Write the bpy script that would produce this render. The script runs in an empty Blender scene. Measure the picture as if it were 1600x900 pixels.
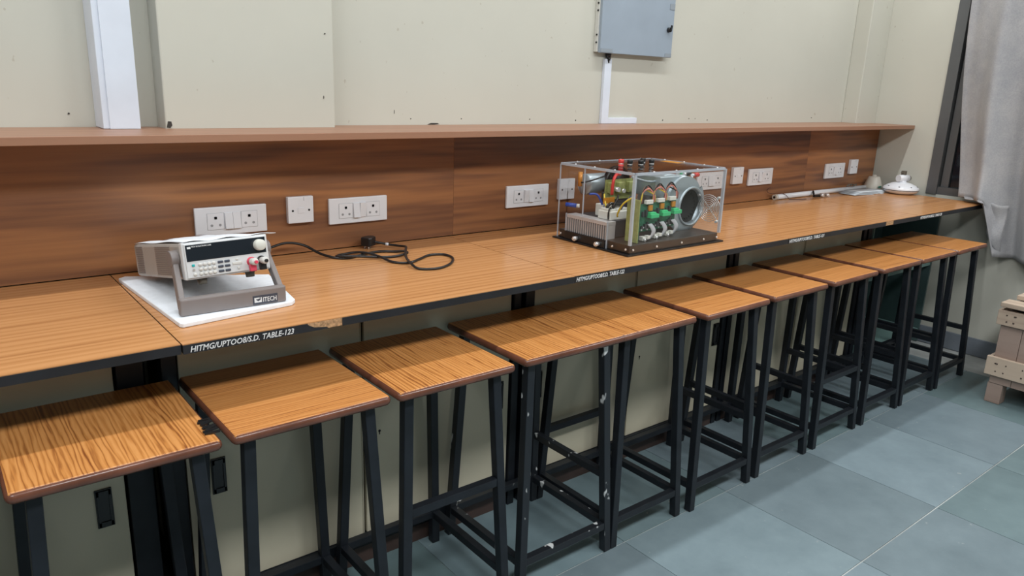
import bpy, bmesh, math, random
from mathutils import Matrix, Vector
random.seed(7)
S = bpy.context.scene
C = S.collection
PI = math.pi

# ------------------------------------------------------------------ camera
cam_d = bpy.data.cameras.new('camera'); cam_d.lens = 26.325; cam_d.sensor_width = 36; cam_d.clip_start = .05
cam = bpy.data.objects.new('camera', cam_d); C.objects.link(cam); S.camera = cam
_r = Vector((0.78207509, -0.6222101, 0.03483028)); _u = Vector((0.13780281, 0.22717479, 0.96405498)); _f = Vector((0.60775731, 0.74916367, -0.26341004))
m = Matrix.Identity(4)
for i in range(3):
    m[i][0] = _r[i]; m[i][1] = _u[i]; m[i][2] = -_f[i]
m.translation = Vector((-4.8744, -2.34, 1.48586)); cam.matrix_world = m

# ------------------------------------------------------------------ world (night outside) and lamps
W = bpy.data.worlds.new('night'); S.world = W; W.use_nodes = True
W.node_tree.nodes['Background'].inputs[0].default_value = (.010, .014, .022, 1)
W.node_tree.nodes['Background'].inputs[1].default_value = 1
S.view_settings.view_transform = 'Standard'; S.view_settings.look = 'None'
S.view_settings.gamma = 1; S.view_settings.use_curve_mapping = False
S.view_settings.exposure = -1.11
CEIL = 3.0
def tube_lamp(x, y, power, z=2.93, length=1.2, color=(.97, .99, 1.0), wide=.07):
    d = bpy.data.lights.new('tube_lamp', 'AREA'); d.shape = 'RECTANGLE'; d.size = length; d.size_y = wide
    d.energy = power; d.color = color
    o = bpy.data.objects.new('tube_lamp', d); C.objects.link(o); o.location = (x, y, z)
ROW_A, ROW_B, ROW_C = 32, 88, 14
for x in (-6.2, -4.4, -2.6, -.8): tube_lamp(x, -.52, ROW_A)
for x in (-6.2, -4.4, -2.6, -.8): tube_lamp(x, -2.65, ROW_B, wide=.45)
for x in (-6.6, -3.2): tube_lamp(x, -5.4, ROW_C)

# ------------------------------------------------------------------ helpers
def lin(r, g, b):
    f = lambda c: c/12.92 if c <= .04045 else ((c+.055)/1.055)**2.4
    return (f(r/255), f(g/255), f(b/255), 1)
class NT:
    def __init__(s, name):
        s.m = bpy.data.materials.new(name); s.m.use_nodes = True; s.t = s.m.node_tree; s.n = s.t.nodes; s.p = s.n['Principled BSDF']
    def add(s, typ, **kw):
        n = s.n.new(typ)
        for k, v in kw.items():
            if k.startswith('i_'):
                n.inputs[int(k[2:]) if k[2:].isdigit() else k[2:].replace('_', ' ')].default_value = v
            else: setattr(n, k, v)
        return n
    def link(s, a, b): s.t.links.new(a, b)
    def ramp(s, src, stops):
        r = s.add('ShaderNodeValToRGB'); e = r.color_ramp.elements
        while len(e) < len(stops): e.new(.5)
        for k, (p, c) in enumerate(stops): e[k].position = p; e[k].color = c
        s.link(src, r.inputs[0]); return r.outputs[0]
    def coords(s, scale, rnd=True):
        tc = s.add('ShaderNodeTexCoord'); mp = s.add('ShaderNodeMapping'); mp.inputs['Scale'].default_value = scale
        src = tc.outputs['Object']
        if rnd:
            oi = s.add('ShaderNodeObjectInfo'); mu = s.add('ShaderNodeMath', operation='MULTIPLY'); mu.inputs[1].default_value = 37.0
            s.link(oi.outputs['Random'], mu.inputs[0]); cb = s.add('ShaderNodeCombineXYZ')
            for k in range(3): s.link(mu.outputs[0], cb.inputs[k])
            s.link(cb.outputs[0], mp.inputs['Location'])
        s.link(src, mp.inputs['Vector']); return mp.outputs[0]
def plain(name, c, rough=.5, metal=0, var=.0, scale=8, spec=.5, bump=0, rnd=False):
    t = NT(name); t.p.inputs['Roughness'].default_value = rough; t.p.inputs['Metallic'].default_value = metal
    t.p.inputs['Specular IOR Level'].default_value = spec
    v = max(var, .04)
    n = t.add('ShaderNodeTexNoise', i_Scale=scale, i_Detail=4.0)
    t.link(t.coords((1, 1, 1), rnd), n.inputs['Vector'])
    lo = tuple(x*(1-v) for x in c[:3])+(1,); hi = tuple(min(1, x*(1+v)) for x in c[:3])+(1,)
    t.link(t.ramp(n.outputs[0], [(.3, lo), (.7, hi)]), t.p.inputs['Base Color'])
    if bump:
        b = t.add('ShaderNodeBump', i_Strength=bump, i_Distance=.002); t.link(n.outputs[0], b.inputs['Height']); t.link(b.outputs[0], t.p.inputs['Normal'])
    return t.m
def wood(name, dark, mid, light, axis='X', dens=9, rough=.35, distort=5, contrast=1.0, blotch=.25, spec=.5, long=.12, fine=28, mixn=.5):
    """grain runs along axis"""
    t = NT(name); t.p.inputs['Roughness'].default_value = rough; t.p.inputs['Specular IOR Level'].default_value = spec
    sc = {'X': (long, 1, 1), 'Y': (1, long, 1)}[axis]
    co = t.coords(sc)
    wv = t.add('ShaderNodeTexWave', wave_type='BANDS', bands_direction={'X': 'Y', 'Y': 'X'}[axis], wave_profile='SIN'); 
    wv.inputs['Scale'].default_value = dens; wv.inputs['Distortion'].default_value = distort; wv.inputs['Detail'].default_value = 3; wv.inputs['Detail Scale'].default_value = 1.2; wv.inputs['Detail Roughness'].default_value = .6
    t.link(co, wv.inputs['Vector'])
    sc2 = {'X': (.5, fine, fine), 'Y': (fine, .5, fine)}[axis]
    fn = t.add('ShaderNodeTexNoise', i_Scale=2.2, i_Detail=5.0, i_Roughness=.65); t.link(t.coords(sc2), fn.inputs['Vector'])
    sc3 = {'X': (.5, 6, 6), 'Y': (6, .5, 6)}[axis]
    bn = t.add('ShaderNodeTexNoise', i_Scale=1.3, i_Detail=3.0); t.link(t.coords(sc3), bn.inputs['Vector'])
    mx = t.add('ShaderNodeMix', data_type='FLOAT'); mx.inputs[0].default_value = mixn
    t.link(wv.outputs['Fac'], mx.inputs[2]); t.link(fn.outputs[0], mx.inputs[3])
    mx2 = t.add('ShaderNodeMix', data_type='FLOAT'); mx2.inputs[0].default_value = blotch
    t.link(mx.outputs[0], mx2.inputs[2]); t.link(bn.outputs[0], mx2.inputs[3])
    c = contrast
    t.link(t.ramp(mx2.outputs[0], [(max(.02, .5-.26/c), dark), (.5-.10/c, mid), (min(.98, .5+.22/c), light)]), t.p.inputs['Base Color'])
    return t.m

M = {}
M['wall'] = None
def wall_mat():
    t = NT('cream_wall_paint'); t.p.inputs['Roughness'].default_value = .6; t.p.inputs['Specular IOR Level'].default_value = .3
    n = t.add('ShaderNodeTexNoise', i_Scale=1.6, i_Detail=5.0); t.link(t.coords((1, 1, 1), False), n.inputs['Vector'])
    base = t.ramp(n.outputs[0], [(.3, (.545, .54, .475, 1)), (.7, (.59, .585, .515, 1))])
    v = t.add('ShaderNodeTexNoise', i_Scale=38.0, i_Detail=2.0); t.link(t.coords((1, 1, .7), False), v.inputs['Vector'])
    msk = t.ramp(v.outputs[0], [(.735, (0, 0, 0, 1)), (.76, (.5, .5, .5, 1))])
    mx = t.add('ShaderNodeMix', data_type='RGBA'); t.link(msk, mx.inputs[0]); t.link(base, mx.inputs[6]); mx.inputs[7].default_value = (.38, .34, .27, 1)
    t.link(mx.outputs[2], t.p.inputs['Base Color'])
    b = t.add('ShaderNodeBump', i_Strength=.12, i_Distance=.004); t.link(n.outputs[0], b.inputs['Height']); t.link(b.outputs[0], t.p.inputs['Normal'])
    return t.m
M['wall'] = wall_mat()
M['ceiling'] = plain('white_ceiling', (.78, .78, .76, 1), .8)
M['table'] = wood('table_laminate', (.35, .145, .050, 1), (.52, .245, .092, 1), (.60, .30, .122, 1), 'X', 11, .24, 8, .95, .2, long=.025, fine=26, mixn=.62)
M['table_edge_line'] = plain('laminate_edge', (.62, .42, .27, 1), .4)
M['seat_y'] = wood('stool_laminate_lengthwise', (.24, .075, .020, 1), (.53, .215, .056, 1), (.66, .30, .095, 1), 'Y', 30, .33, 12, 1.1, .18, long=.07, fine=42, mixn=.6)
M['seat_x'] = wood('stool_laminate_crosswise', (.26, .085, .026, 1), (.53, .215, .06, 1), (.64, .29, .095, 1), 'X', 30, .33, 12, 1.0, .2, long=.05, fine=42, mixn=.65)
M['edging'] = plain('brown_edging', (.15, .056, .033, 1), .22, var=.25, scale=14)
M['panel'] = wood('walnut_panel', (.070, .030, .020, 1), (.175, .076, .040, 1), (.40, .175, .068, 1), 'X', 5.5, .36, 16, 1.0, .5, long=.07, fine=26, mixn=.62)
M['shelf'] = wood('walnut_shelf', (.20, .095, .055, 1), (.30, .15, .09, 1), (.38, .2, .125, 1), 'X', 5, .4, 4, .7, .3)
M['cabinet'] = plain('beige_cabinet_paint', (.56, .52, .40, 1), .45, var=.06, scale=3)
M['cab_dark'] = plain('door_gap', (.06, .045, .03, 1), .7)
M['plinth'] = plain('dark_brown_plinth', (.05, .03, .025, 1), .5, var=.3)
M['black'] = plain('black_paint', (.010, .0125, .017, 1), .42, var=.25, scale=20, spec=.35)
M['blackplastic'] = plain('black_plastic', (.012, .012, .013, 1), .35)
def paint_spots():
    t = NT('black_paint_spattered'); t.p.inputs['Roughness'].default_value = .42
    v = t.add('ShaderNodeTexNoise', i_Scale=26.0, i_Detail=2.0); t.link(t.coords((1, 1, .6)), v.inputs['Vector'])
    t.link(t.ramp(v.outputs[0], [(.66, (.010, .0125, .017, 1)), (.70, (.6, .62, .62, 1))]), t.p.inputs['Base Color']); return t.m
M['spattered'] = paint_spots()
M['edge_black'] = plain('black_edge_band', (.012, .014, .018, 1), .5, var=.3)
M['chip'] = plain('raw_chipboard', (.45, .27, .14, 1), .9, var=.45, scale=160)
M['white_letter'] = plain('white_paint', (.75, .77, .78, 1), .6)
M['white_plastic'] = plain('white_plastic', (.74, .76, .80, 1), .35)
M['grey_socket'] = plain('socket_hole_grey', (.30, .31, .33, 1), .5)
M['duct'] = plain('white_trunking', (.70, .76, .86, 1), .4)
M['dbbox'] = plain('grey_enclosure', (.30, .36, .43, 1), .45, var=.05)
M['dbedge'] = plain('pale_enclosure_edge', (.62, .62, .58, 1), .5)
M['dbhinge'] = plain('grey_corner_plate', (.27, .31, .35, 1), .5)
M['alu'] = plain('window_aluminium', (.12, .125, .13, 1), .4, .3)
M['skirting'] = plain('grey_stone_skirting', (.19, .215, .25, 1), .4, var=.15, scale=10)
M['teal'] = plain('dark_teal_paint', (.07, .115, .115, 1), .35, var=.15)
M['teal_light'] = plain('pale_teal_paint', (.22, .36, .34, 1), .4)
M['foam'] = plain('white_foam', (.84, .89, .95, 1), .7, var=.05, scale=60, bump=.2)
M['case'] = plain('grey_instrument_case', (.40, .37, .34, 1), .5)
M['bezel'] = plain('pale_instrument_front', (.66, .67, .68, 1), .45)
M['bail'] = plain('mauve_grey_bail', (.22, .195, .19, 1), .5)
M['foot'] = plain('olive_grey_rubber', (.14, .125, .10, 1), .7)
M['display'] = plain('dark_display_window', (.012, .017, .024, 1), .15)
M['button'] = plain('white_button', (.62, .61, .58, 1), .45)
M['darkbutton'] = plain('slate_button', (.055, .065, .09, 1), .4)
M['tealbutton'] = plain('teal_button', (.02, .42, .42, 1), .4)
M['knob'] = plain('cream_knob', (.66, .66, .60, 1), .4)
M['red'] = plain('red_plastic', (.62, .045, .04, 1), .35)
M['pinkred'] = plain('pink_red_plastic', (.68, .06, .11, 1), .4)
M['blue'] = plain('blue_plastic', (.03, .07, .35, 1), .35)
M['greenplug'] = plain('bright_green_plastic', (.06, .55, .22, 1), .4)
M['orange'] = plain('orange_plastic', (.55, .22, .02, 1), .45)
M['gold'] = plain('gold_resistor', (.60, .25, .05, 1), .3, .2)
M['yellow'] = plain('yellow_wire', (.72, .55, .06, 1), .4)
M['pinkwire'] = plain('salmon_wire', (.60, .22, .17, 1), .45)
M['steel'] = plain('bright_steel', (.82, .82, .83, 1), .3, .6)
M['screw'] = plain('zinc_screw', (.80, .80, .80, 1), .3, .6)
M['galv'] = plain('galvanised_blower', (.43, .50, .54, 1), .38, .55, var=.1)
M['alufin'] = plain('aluminium_fin', (.55, .53, .53, 1), .42, .3)
M['tray'] = plain('dark_brown_tray', (.055, .043, .037, 1), .35, .3, var=.15)
M['pcb'] = plain('green_circuit_board', (.03, .16, .09, 1), .45, var=.5, scale=220)
M['pcb_edge'] = plain('olive_circuit_board', (.30, .33, .12, 1), .5, var=.2, scale=60)
M['ribbon'] = plain('grey_ribbon_cable', (.50, .52, .55, 1), .5)
M['ceramic'] = plain('ivory_block', (.74, .74, .68, 1), .5)
M['darkblock'] = plain('charcoal_block', (.05, .05, .055, 1), .5)
M['paper'] = plain('white_paper', (.78, .80, .84, 1), .7)
M['bluepaper'] = plain('bluish_paper', (.68, .73, .77, 1), .6)
M['cream'] = plain('cream_porcelain', (.60, .57, .50, 1), .4)
M['glosswhite'] = plain('white_enamel', (.80, .82, .86, 1), .18)
M['greenprint'] = plain('green_print', (.05, .22, .16, 1), .6)
M['brownwire'] = plain('brown_wire', (.10, .03, .02, 1), .5)
M['pine'] = wood('pale_pine', (.32, .23, .175, 1), (.48, .375, .29, 1), (.56, .45, .35, 1), 'Y', 6, .7, 5, .7, .35)
M['pine2'] = wood('pinkish_pine', (.22, .15, .12, 1), (.33, .24, .20, 1), (.40, .30, .25, 1), 'Y', 5, .7, 5, .7, .35)
M['nail'] = plain('dark_nail', (.05, .035, .03, 1), .6)
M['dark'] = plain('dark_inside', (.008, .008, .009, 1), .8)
M['hole'] = plain('dark_hole', (.05, .045, .04, 1), .9)
def tile_mat():
    t = NT('slate_tile'); t.p.inputs['Roughness'].default_value = .42; t.p.inputs['Specular IOR Level'].default_value = .45
    oi = t.add('ShaderNodeObjectInfo')
    tone = t.ramp(oi.outputs['Random'], [(0, (.20, .275, .305, 1)), (.25, (.155, .225, .235, 1)), (.5, (.235, .305, .34, 1)), (.75, (.215, .28, .315, 1)), (1, (.185, .24, .265, 1))])
    n = t.add('ShaderNodeTexNoise', i_Scale=5.0, i_Detail=8.0, i_Roughness=.65); t.link(t.coords((1, 1, 1)), n.inputs['Vector'])
    k = t.ramp(n.outputs[0], [(.25, (.68, .70, .71, 1)), (.75, (1.0, 1.0, 1.0, 1))])
    mx = t.add('ShaderNodeMix', data_type='RGBA', blend_type='MULTIPLY'); mx.inputs[0].default_value = 1
    t.link(tone, mx.inputs[6]); t.link(k, mx.inputs[7])
    sp = t.add('ShaderNodeTexNoise', i_Scale=30.0, i_Detail=3.0); t.link(t.coords((1, 1, 1)), sp.inputs['Vector'])
    ms = t.ramp(sp.outputs[0], [(.71, (0, 0, 0, 1)), (.76, (.5, .5, .5, 1))])
    m2 = t.add('ShaderNodeMix', data_type='RGBA'); t.link(ms, m2.inputs[0]); t.link(mx.outputs[2], m2.inputs[6]); m2.inputs[7].default_value = (.42, .44, .43, 1)
    t.link(m2.outputs[2], t.p.inputs['Base Color'])
    b = t.add('ShaderNodeBump', i_Strength=.15, i_Distance=.003); t.link(n.outputs[0], b.inputs['Height']); t.link(b.outputs[0], t.p.inputs['Normal'])
    return t.m
M['tile'] = tile_mat()
M['grout'] = plain('pale_grout', (.40, .42, .41, 1), .9, var=.3, scale=6)
def curtain_mat():
    t = NT('grey_curtain_cloth'); t.p.inputs['Roughness'].default_value = .75
    t.p.inputs['Sheen Weight'].default_value = .15
    co = t.coords((1, 1, 1), False)
    w = t.add('ShaderNodeTexNoise', i_Scale=6.0, i_Detail=6.0, i_Roughness=.7); t.link(co, w.inputs['Vector'])
    wn_ = t.add('ShaderNodeTexNoise', i_Scale=140.0, i_Detail=2.0); t.link(co, wn_.inputs['Vector'])
    a = t.ramp(w.outputs[0], [(.3, (.32, .325, .345, 1)), (.7, (.44, .43, .43, 1))])
    b = t.ramp(wn_.outputs[0], [(.3, (.84, .84, .86, 1)), (.7, (1, 1, 1, 1))])
    mx = t.add('ShaderNodeMix', data_type='RGBA', blend_type='MULTIPLY'); mx.inputs[0].default_value = 1
    t.link(a, mx.inputs[6]); t.link(b, mx.inputs[7]); t.link(mx.outputs[2], t.p.inputs['Base Color']); return t.m
M['curtain'] = curtain_mat()
def clear_mat(name, tint, gloss, glassy=1.0):
    m = bpy.data.materials.new(name); m.use_nodes = True; n = m.node_tree.nodes; n.clear(); L = m.node_tree.links
    out = n.new('ShaderNodeOutputMaterial'); tr = n.new('ShaderNodeBsdfTransparent'); tr.inputs[0].default_value = tint
    gl = n.new('ShaderNodeBsdfGlossy'); gl.inputs['Roughness'].default_value = .04
    lw = n.new('ShaderNodeLayerWeight'); lw.inputs[0].default_value = .5
    pw = n.new('ShaderNodeMath'); pw.operation = 'POWER'; pw.inputs[1].default_value = 4; L.new(lw.outputs['Facing'], pw.inputs[0])
    mu = n.new('ShaderNodeMath'); mu.operation = 'MULTIPLY_ADD'; mu.inputs[1].default_value = .8*gloss; mu.inputs[2].default_value = .035*gloss; L.new(pw.outputs[0], mu.inputs[0])
    mx = n.new('ShaderNodeMixShader'); L.new(mu.outputs[0], mx.inputs[0]); L.new(tr.outputs[0], mx.inputs[1]); L.new(gl.outputs[0], mx.inputs[2]); L.new(mx.outputs[0], out.inputs[0])
    return m
M['acrylic'] = clear_mat('clear_acrylic', (.975, .975, .975, 1), .6)
def edge_glint():  # whitish colour carries the painted glint of the acrylic edges
    m = bpy.data.materials.new('acrylic_edge'); m.use_nodes = True; n = m.node_tree.nodes; n.clear(); L = m.node_tree.links
    out = n.new('ShaderNodeOutputMaterial'); tr = n.new('ShaderNodeBsdfTransparent'); tr.inputs[0].default_value = (.92, .94, .97, 1)
    p = n.new('ShaderNodeBsdfPrincipled'); p.inputs['Base Color'].default_value = (.62, .66, .72, 1); p.inputs['Roughness'].default_value = .25
    mx = n.new('ShaderNodeMixShader'); mx.inputs[0].default_value = .55
    L.new(tr.outputs[0], mx.inputs[1]); L.new(p.outputs[0], mx.inputs[2]); L.new(mx.outputs[0], out.inputs[0]); return m
M['edge_glint'] = edge_glint()
M['glass'] = clear_mat('window_glass', (.75, .8, .82, 1), 1.0)

class B:
    """collects shapes; build() links them as one mesh object"""
    def __init__(s): s.v = []; s.f = []; s.sm = []
    def quad_face(s, pts, smooth=False):
        k = len(s.v); s.v += [tuple(p) for p in pts]; s.f.append(tuple(range(k, k+len(pts)))); s.sm.append(smooth)
    def box(s, x0, x1, y0, y1, z0, z1, mat=None):
        k = len(s.v)
        P = [(x, y, z) for x in (x0, x1) for y in (y0, y1) for z in (z0, z1)]
        if mat is not None: P = [tuple(mat @ Vector(p)) for p in P]
        s.v += P
        for f in ((0, 1, 3, 2), (4, 6, 7, 5), (0, 4, 5, 1), (2, 3, 7, 6), (0, 2, 6, 4), (1, 5, 7, 3)):
            s.f.append(tuple(k+i for i in f)); s.sm.append(False)
        return s
    def bar(s, a, b, w, h, up=(0, 0, 1)):
        """square bar from a to b; ends cut square to z when up is None"""
        a = Vector(a); b = Vector(b); d = (b-a).normalized(); u = Vector(up)
        x = d.cross(u)
        if x.length < 1e-4: x = d.cross(Vector((0, 1, 0)))
        x.normalize(); y = x.cross(d).normalized(); k = len(s.v)
        for p in (a, b):
            for sx, sy in ((-1, -1), (1, -1), (1, 1), (-1, 1)): s.v.append(tuple(p+x*sx*w/2+y*sy*h/2))
        for f in ((3, 2, 1, 0), (4, 5, 6, 7), (0, 1, 5, 4), (1, 2, 6, 5), (2, 3, 7, 6), (3, 0, 4, 7)):
            s.f.append(tuple(k+i for i in f)); s.sm.append(False)
        return s
    def leg(s, top, bot, w):
        """tube leg whose ends stay level"""
        k = len(s.v); h = w/2
        for p in (bot, top):
            for sx, sy in ((-h, -h), (h, -h), (h, h), (-h, h)): s.v.append((p[0]+sx, p[1]+sy, p[2]))
        for f in ((3, 2, 1, 0), (4, 5, 6, 7), (0, 1, 5, 4), (1, 2, 6, 5), (2, 3, 7, 6), (3, 0, 4, 7)):
            s.f.append(tuple(k+i for i in f)); s.sm.append(False)
        return s
    def cyl(s, a, b, r0, r1=None, n=16, caps=True):
        r1 = r0 if r1 is None else r1
        a = Vector(a); b = Vector(b); d = (b-a).normalized()
        x = d.cross(Vector((0, 0, 1)));
        if x.length < 1e-4: x = Vector((1, 0, 0))
        x.normalize(); y = d.cross(x); k = len(s.v)
        for p, r in ((a, r0), (b, r1)):
            for i in range(n):
                t = 2*PI*i/n; s.v.append(tuple(p+x*math.cos(t)*r+y*math.sin(t)*r))
        for i in range(n):
            j = (i+1) % n; s.f.append((k+i, k+j, k+n+j, k+n+i)); s.sm.append(True)
        if caps:
            s.f.append(tuple(k+n-1-i for i in range(n))); s.sm.append(False)
            s.f.append(tuple(k+n+i for i in range(n))); s.sm.append(False)
        return s
    def lathe(s, o, prof, n=24, ax='z', arc=(0, 2*PI)):
        """profile (r,h) pairs turned about axis through o"""
        k = len(s.v); full = abs(arc[1]-arc[0]-2*PI) < 1e-6; m_ = n if full else n+1
        for r, h in prof:
            for i in range(m_):
                t = arc[0]+(arc[1]-arc[0])*i/n; c, q = math.cos(t)*r, math.sin(t)*r
                p = {'z': (c, q, h), 'y': (c, h, q), 'x': (h, c, q)}[ax]; s.v.append((o[0]+p[0], o[1]+p[1], o[2]+p[2]))
        for a in range(len(prof)-1):
            for i in range(n):
                j = (i+1) % m_; s.f.append((k+a*m_+i, k+a*m_+j, k+(a+1)*m_+j, k+(a+1)*m_+i)); s.sm.append(True)
        return s
    def tube(s, pts, r, n=8, smooth=3):
        P = [Vector(p) for p in pts]
        if smooth:
            Q = []
            for i in range(len(P)-1):
                p0 = P[max(i-1, 0)]; p1 = P[i]; p2 = P[i+1]; p3 = P[min(i+2, len(P)-1)]
                for j in range(smooth):
                    t = j/smooth
                    Q.append(.5*((2*p1)+(p2-p0)*t+(2*p0-5*p1+4*p2-p3)*t*t+(3*p1-p0-3*p2+p3)*t**3))
            Q.append(P[-1]); P = Q
        k = len(s.v); ref = Vector((.13, .31, .94))
        for i, p in enumerate(P):
            d = (P[min(i+1, len(P)-1)]-P[max(i-1, 0)])
            d = d.normalized() if d.length > 1e-9 else Vector((0, 0, 1))
            x = d.cross(ref)
            if x.length < 1e-3: x = d.cross(Vector((1, 0, 0)))
            x.normalize(); y = d.cross(x)
            for q in range(n):
                t = 2*PI*q/n; s.v.append(tuple(p+x*math.cos(t)*r+y*math.sin(t)*r))
        for i in range(len(P)-1):
            for q in range(n):
                j = (q+1) % n; s.f.append((k+i*n+q, k+i*n+j, k+(i+1)*n+j, k+(i+1)*n+q)); s.sm.append(True)
        s.f.append(tuple(k+n-1-i for i in range(n))); s.sm.append(False)
        e = k+(len(P)-1)*n; s.f.append(tuple(e+i for i in range(n))); s.sm.append(False)
        return s
    def prism(s, poly, z0, z1, mat=None):
        k = len(s.v); n = len(poly)
        P = [(x, y, z0) for x, y in poly]+[(x, y, z1) for x, y in poly]
        if mat is not None: P = [tuple(mat @ Vector(p)) for p in P]
        s.v += P
        s.f.append(tuple(k+n-1-i for i in range(n))); s.sm.append(False); s.f.append(tuple(k+n+i for i in range(n))); s.sm.append(False)
        for i in range(n):
            j = (i+1) % n; s.f.append((k+i, k+j, k+n+j, k+n+i)); s.sm.append(False)
        return s
    def grid(s, fn, nu, nv):
        k = len(s.v)
        for i in range(nu+1):
            for j in range(nv+1): s.v.append(tuple(fn(i/nu, j/nv)))
        for i in range(nu):
            for j in range(nv):
                a = k+i*(nv+1)+j; s.f.append((a, a+nv+1, a+nv+2, a+1)); s.sm.append(True)
        return s
    def xf(s, mat):
        s.v = [tuple(mat @ Vector(p)) for p in s.v]; return s
    def build(s, name, mat, parent=None, bevel=0, world=None, solid=0):
        me = bpy.data.meshes.new(name); me.from_pydata(s.v, [], s.f); me.polygons.foreach_set('use_smooth', s.sm)
        me.materials.append(mat); bm = bmesh.new(); bm.from_mesh(me); bmesh.ops.recalc_face_normals(bm, faces=bm.faces); bm.to_mesh(me); bm.free()
        o = bpy.data.objects.new(name, me); C.objects.link(o)
        if solid:
            so = o.modifiers.new('solid', 'SOLIDIFY'); so.thickness = solid; so.offset = 0
        if bevel:
            b = o.modifiers.new('bevel', 'BEVEL'); b.width = bevel; b.segments = 2; b.limit_method = 'ANGLE'; b.angle_limit = math.radians(40)
        if parent is not None:
            o.parent = parent
            if world is not None: o.matrix_parent_inverse = world.inverted()
        return o
INV = {}
def thing(name, label, cat, loc=(0, 0, 0), group=None, mat=None):
    o = bpy.data.objects.new(name, None); C.objects.link(o); o.empty_display_size = .05
    mw = mat if mat is not None else Matrix.Translation(loc); o.matrix_world = mw
    INV[o.name] = mw; o['label'] = label; o['category'] = cat
    if group: o['group'] = group
    return o
def part(b, name, mat, root, bevel=0, solid=0, label=None):
    """b holds world coordinates; root may be a thing or a part"""
    o = b.build(name, mat, root, bevel, INV.get(root.name), solid)
    if label: o['label'] = label
    return o
def tag(o, label, cat, group=None):
    o['label'] = label; o['category'] = cat
    if group: o['group'] = group
    return o
def struct(b, name, mat, parent=None, bevel=0):
    o = b.build(name, mat, parent, bevel)
    if parent is None: o['kind'] = 'structure'
    return o
def bx(*a): return B().box(*a)
def text_mesh(txt, size, shear=0.0, width=None):
    cu = bpy.data.curves.new('lettering', 'FONT'); cu.body = txt; cu.size = size; cu.shear = shear; cu.extrude = .0004; cu.align_x = 'LEFT'; cu.resolution_u = 2; cu.offset = size*.012
    o = bpy.data.objects.new('lettering_tmp', cu); C.objects.link(o)
    dg = bpy.context.evaluated_depsgraph_get(); me = bpy.data.meshes.new_from_object(o.evaluated_get(dg)); bpy.data.objects.remove(o); bpy.data.curves.remove(cu)
    xs = [v.co.x for v in me.vertices]; w = max(xs)-min(xs)
    if width:
        k = width/w; x0 = min(xs)
        for v in me.vertices: v.co.x = (v.co.x-x0)*k
    return me
def lettering(txt, size, mw, mat, root, shear=0, width=None, name='lettering'):
    me = text_mesh(txt, size, shear, width); me.transform(mw); me.materials.clear(); me.materials.append(mat)
    o = bpy.data.objects.new(name, me); C.objects.link(o); o.parent = root
    if root.name in INV: o.matrix_parent_inverse = INV[root.name].inverted()
    return o
FRONT = Matrix(((1, 0, 0, 0), (0, 0, -1, 0), (0, 1, 0, 0), (0, 0, 0, 1)))   # xy plane -> wall facing -y

# ------------------------------------------------------------------ room shell
WY = .14; XL, YF = -9.6, -7.6
wb = struct(bx(XL, .1, WY, WY+.15, 0, CEIL), 'wall_back', M['wall'])
struct(bx(XL-.15, XL, YF, WY+.15, 0, CEIL), 'wall_left', M['wall'])
struct(bx(XL, .1, YF-.15, YF, 0, CEIL), 'wall_front', M['wall'])
struct(bx(XL-.15, .15, YF-.15, WY+.15, CEIL, CEIL+.1), 'ceiling', M['ceiling'])
WIN = (-2.1, -.345, .925, 2.5)
wr = B()
wr.box(0, .15, WIN[1], WY+.15, 0, CEIL); wr.box(0, .15, YF, WIN[0], 0, CEIL)
wr.box(0, .15, WIN[0], WIN[1], 0, WIN[2]); wr.box(0, .15, WIN[0], WIN[1], WIN[3], CEIL)
wr = struct(wr, 'wall_right', M['wall'])
# plastered columns standing proud of the back wall
col1 = struct(bx(-4.268, -3.731, .045, WY, 0, CEIL), 'trim_1', M['wall'], None, .004)
struct(bx(-.245, 0, .045, WY, 0, CEIL), 'trim_2', M['wall'], None, .004)
# paint chips and plugs just above the shelf
for x, z, w, h in ((-4.258, 1.334, .016, .020), (-3.28, 1.3265, .052, .006), (-3.38, 1.345, .004, .004), (-2.80, 1.343, .005, .005), (-2.535, 1.338, .006, .006), (-1.95, 1.338, .006, .007), (-1.70, 1.345, .004, .004), (-1.60, 1.338, .006, .006), (-.60, 1.35, .008, .006), (-3.45, 1.37, .002, .014), (-4.50, 1.36, .006, .005), (-3.77, 1.42, .003, .01), (-1.75, 1.345, .005, .005), (-3.76, 1.62, .006, .004), (-3.15, 1.345, .004, .004)):
    y = .045 if -4.268 <= x <= -3.731 else WY
    o = B().prism([(-w*.5, -h*.4), (w*.1, -h*.5), (w*.5, -h*.1), (w*.35, h*.45), (-w*.2, h*.5)], 0, .0012, Matrix.Translation((x, y, z)) @ FRONT).build('paint_chip', M['hole'], col1 if y < .1 else wb)
# floor: grout bed and stone tiles
fl = struct(bx(XL, .1, YF, WY+.1, -.12, -.003), 'floor', M['grout'])
TX, TY = .565, .54
x_edges = [-2.02-TX*k for k in range(14, -4, -1)]
y_edges = [-1.41+TY*k for k in range(-9, 3)]
for i in range(len(x_edges)-1):
    for j in range(len(y_edges)-1):
        x0, x1, y0, y1 = x_edges[i], min(x_edges[i+1], -.001), y_edges[j], min(y_edges[j+1], WY-.001)
        if x1-x0 < .05 or y1-y0 < .05: continue
        g = .0012; gy0 = .004 if abs(y0+1.41) < .01 else (.003 if abs(y0+.87) < .01 else .0012)
        cx, cy = (x0+x1)/2, (y0+y1)/2
        t = bx(x0+g-cx, x1-g-cx, y0+gy0-cy, y1-g-cy, -.012, 0).build('tile', M['tile'], fl); t.location = (cx, cy, random.uniform(-.0004, .0002))
struct(bx(-.014, 0, YF, -.02, 0, .106), 'baseboard_right', M['skirting'], None, .002)
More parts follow.
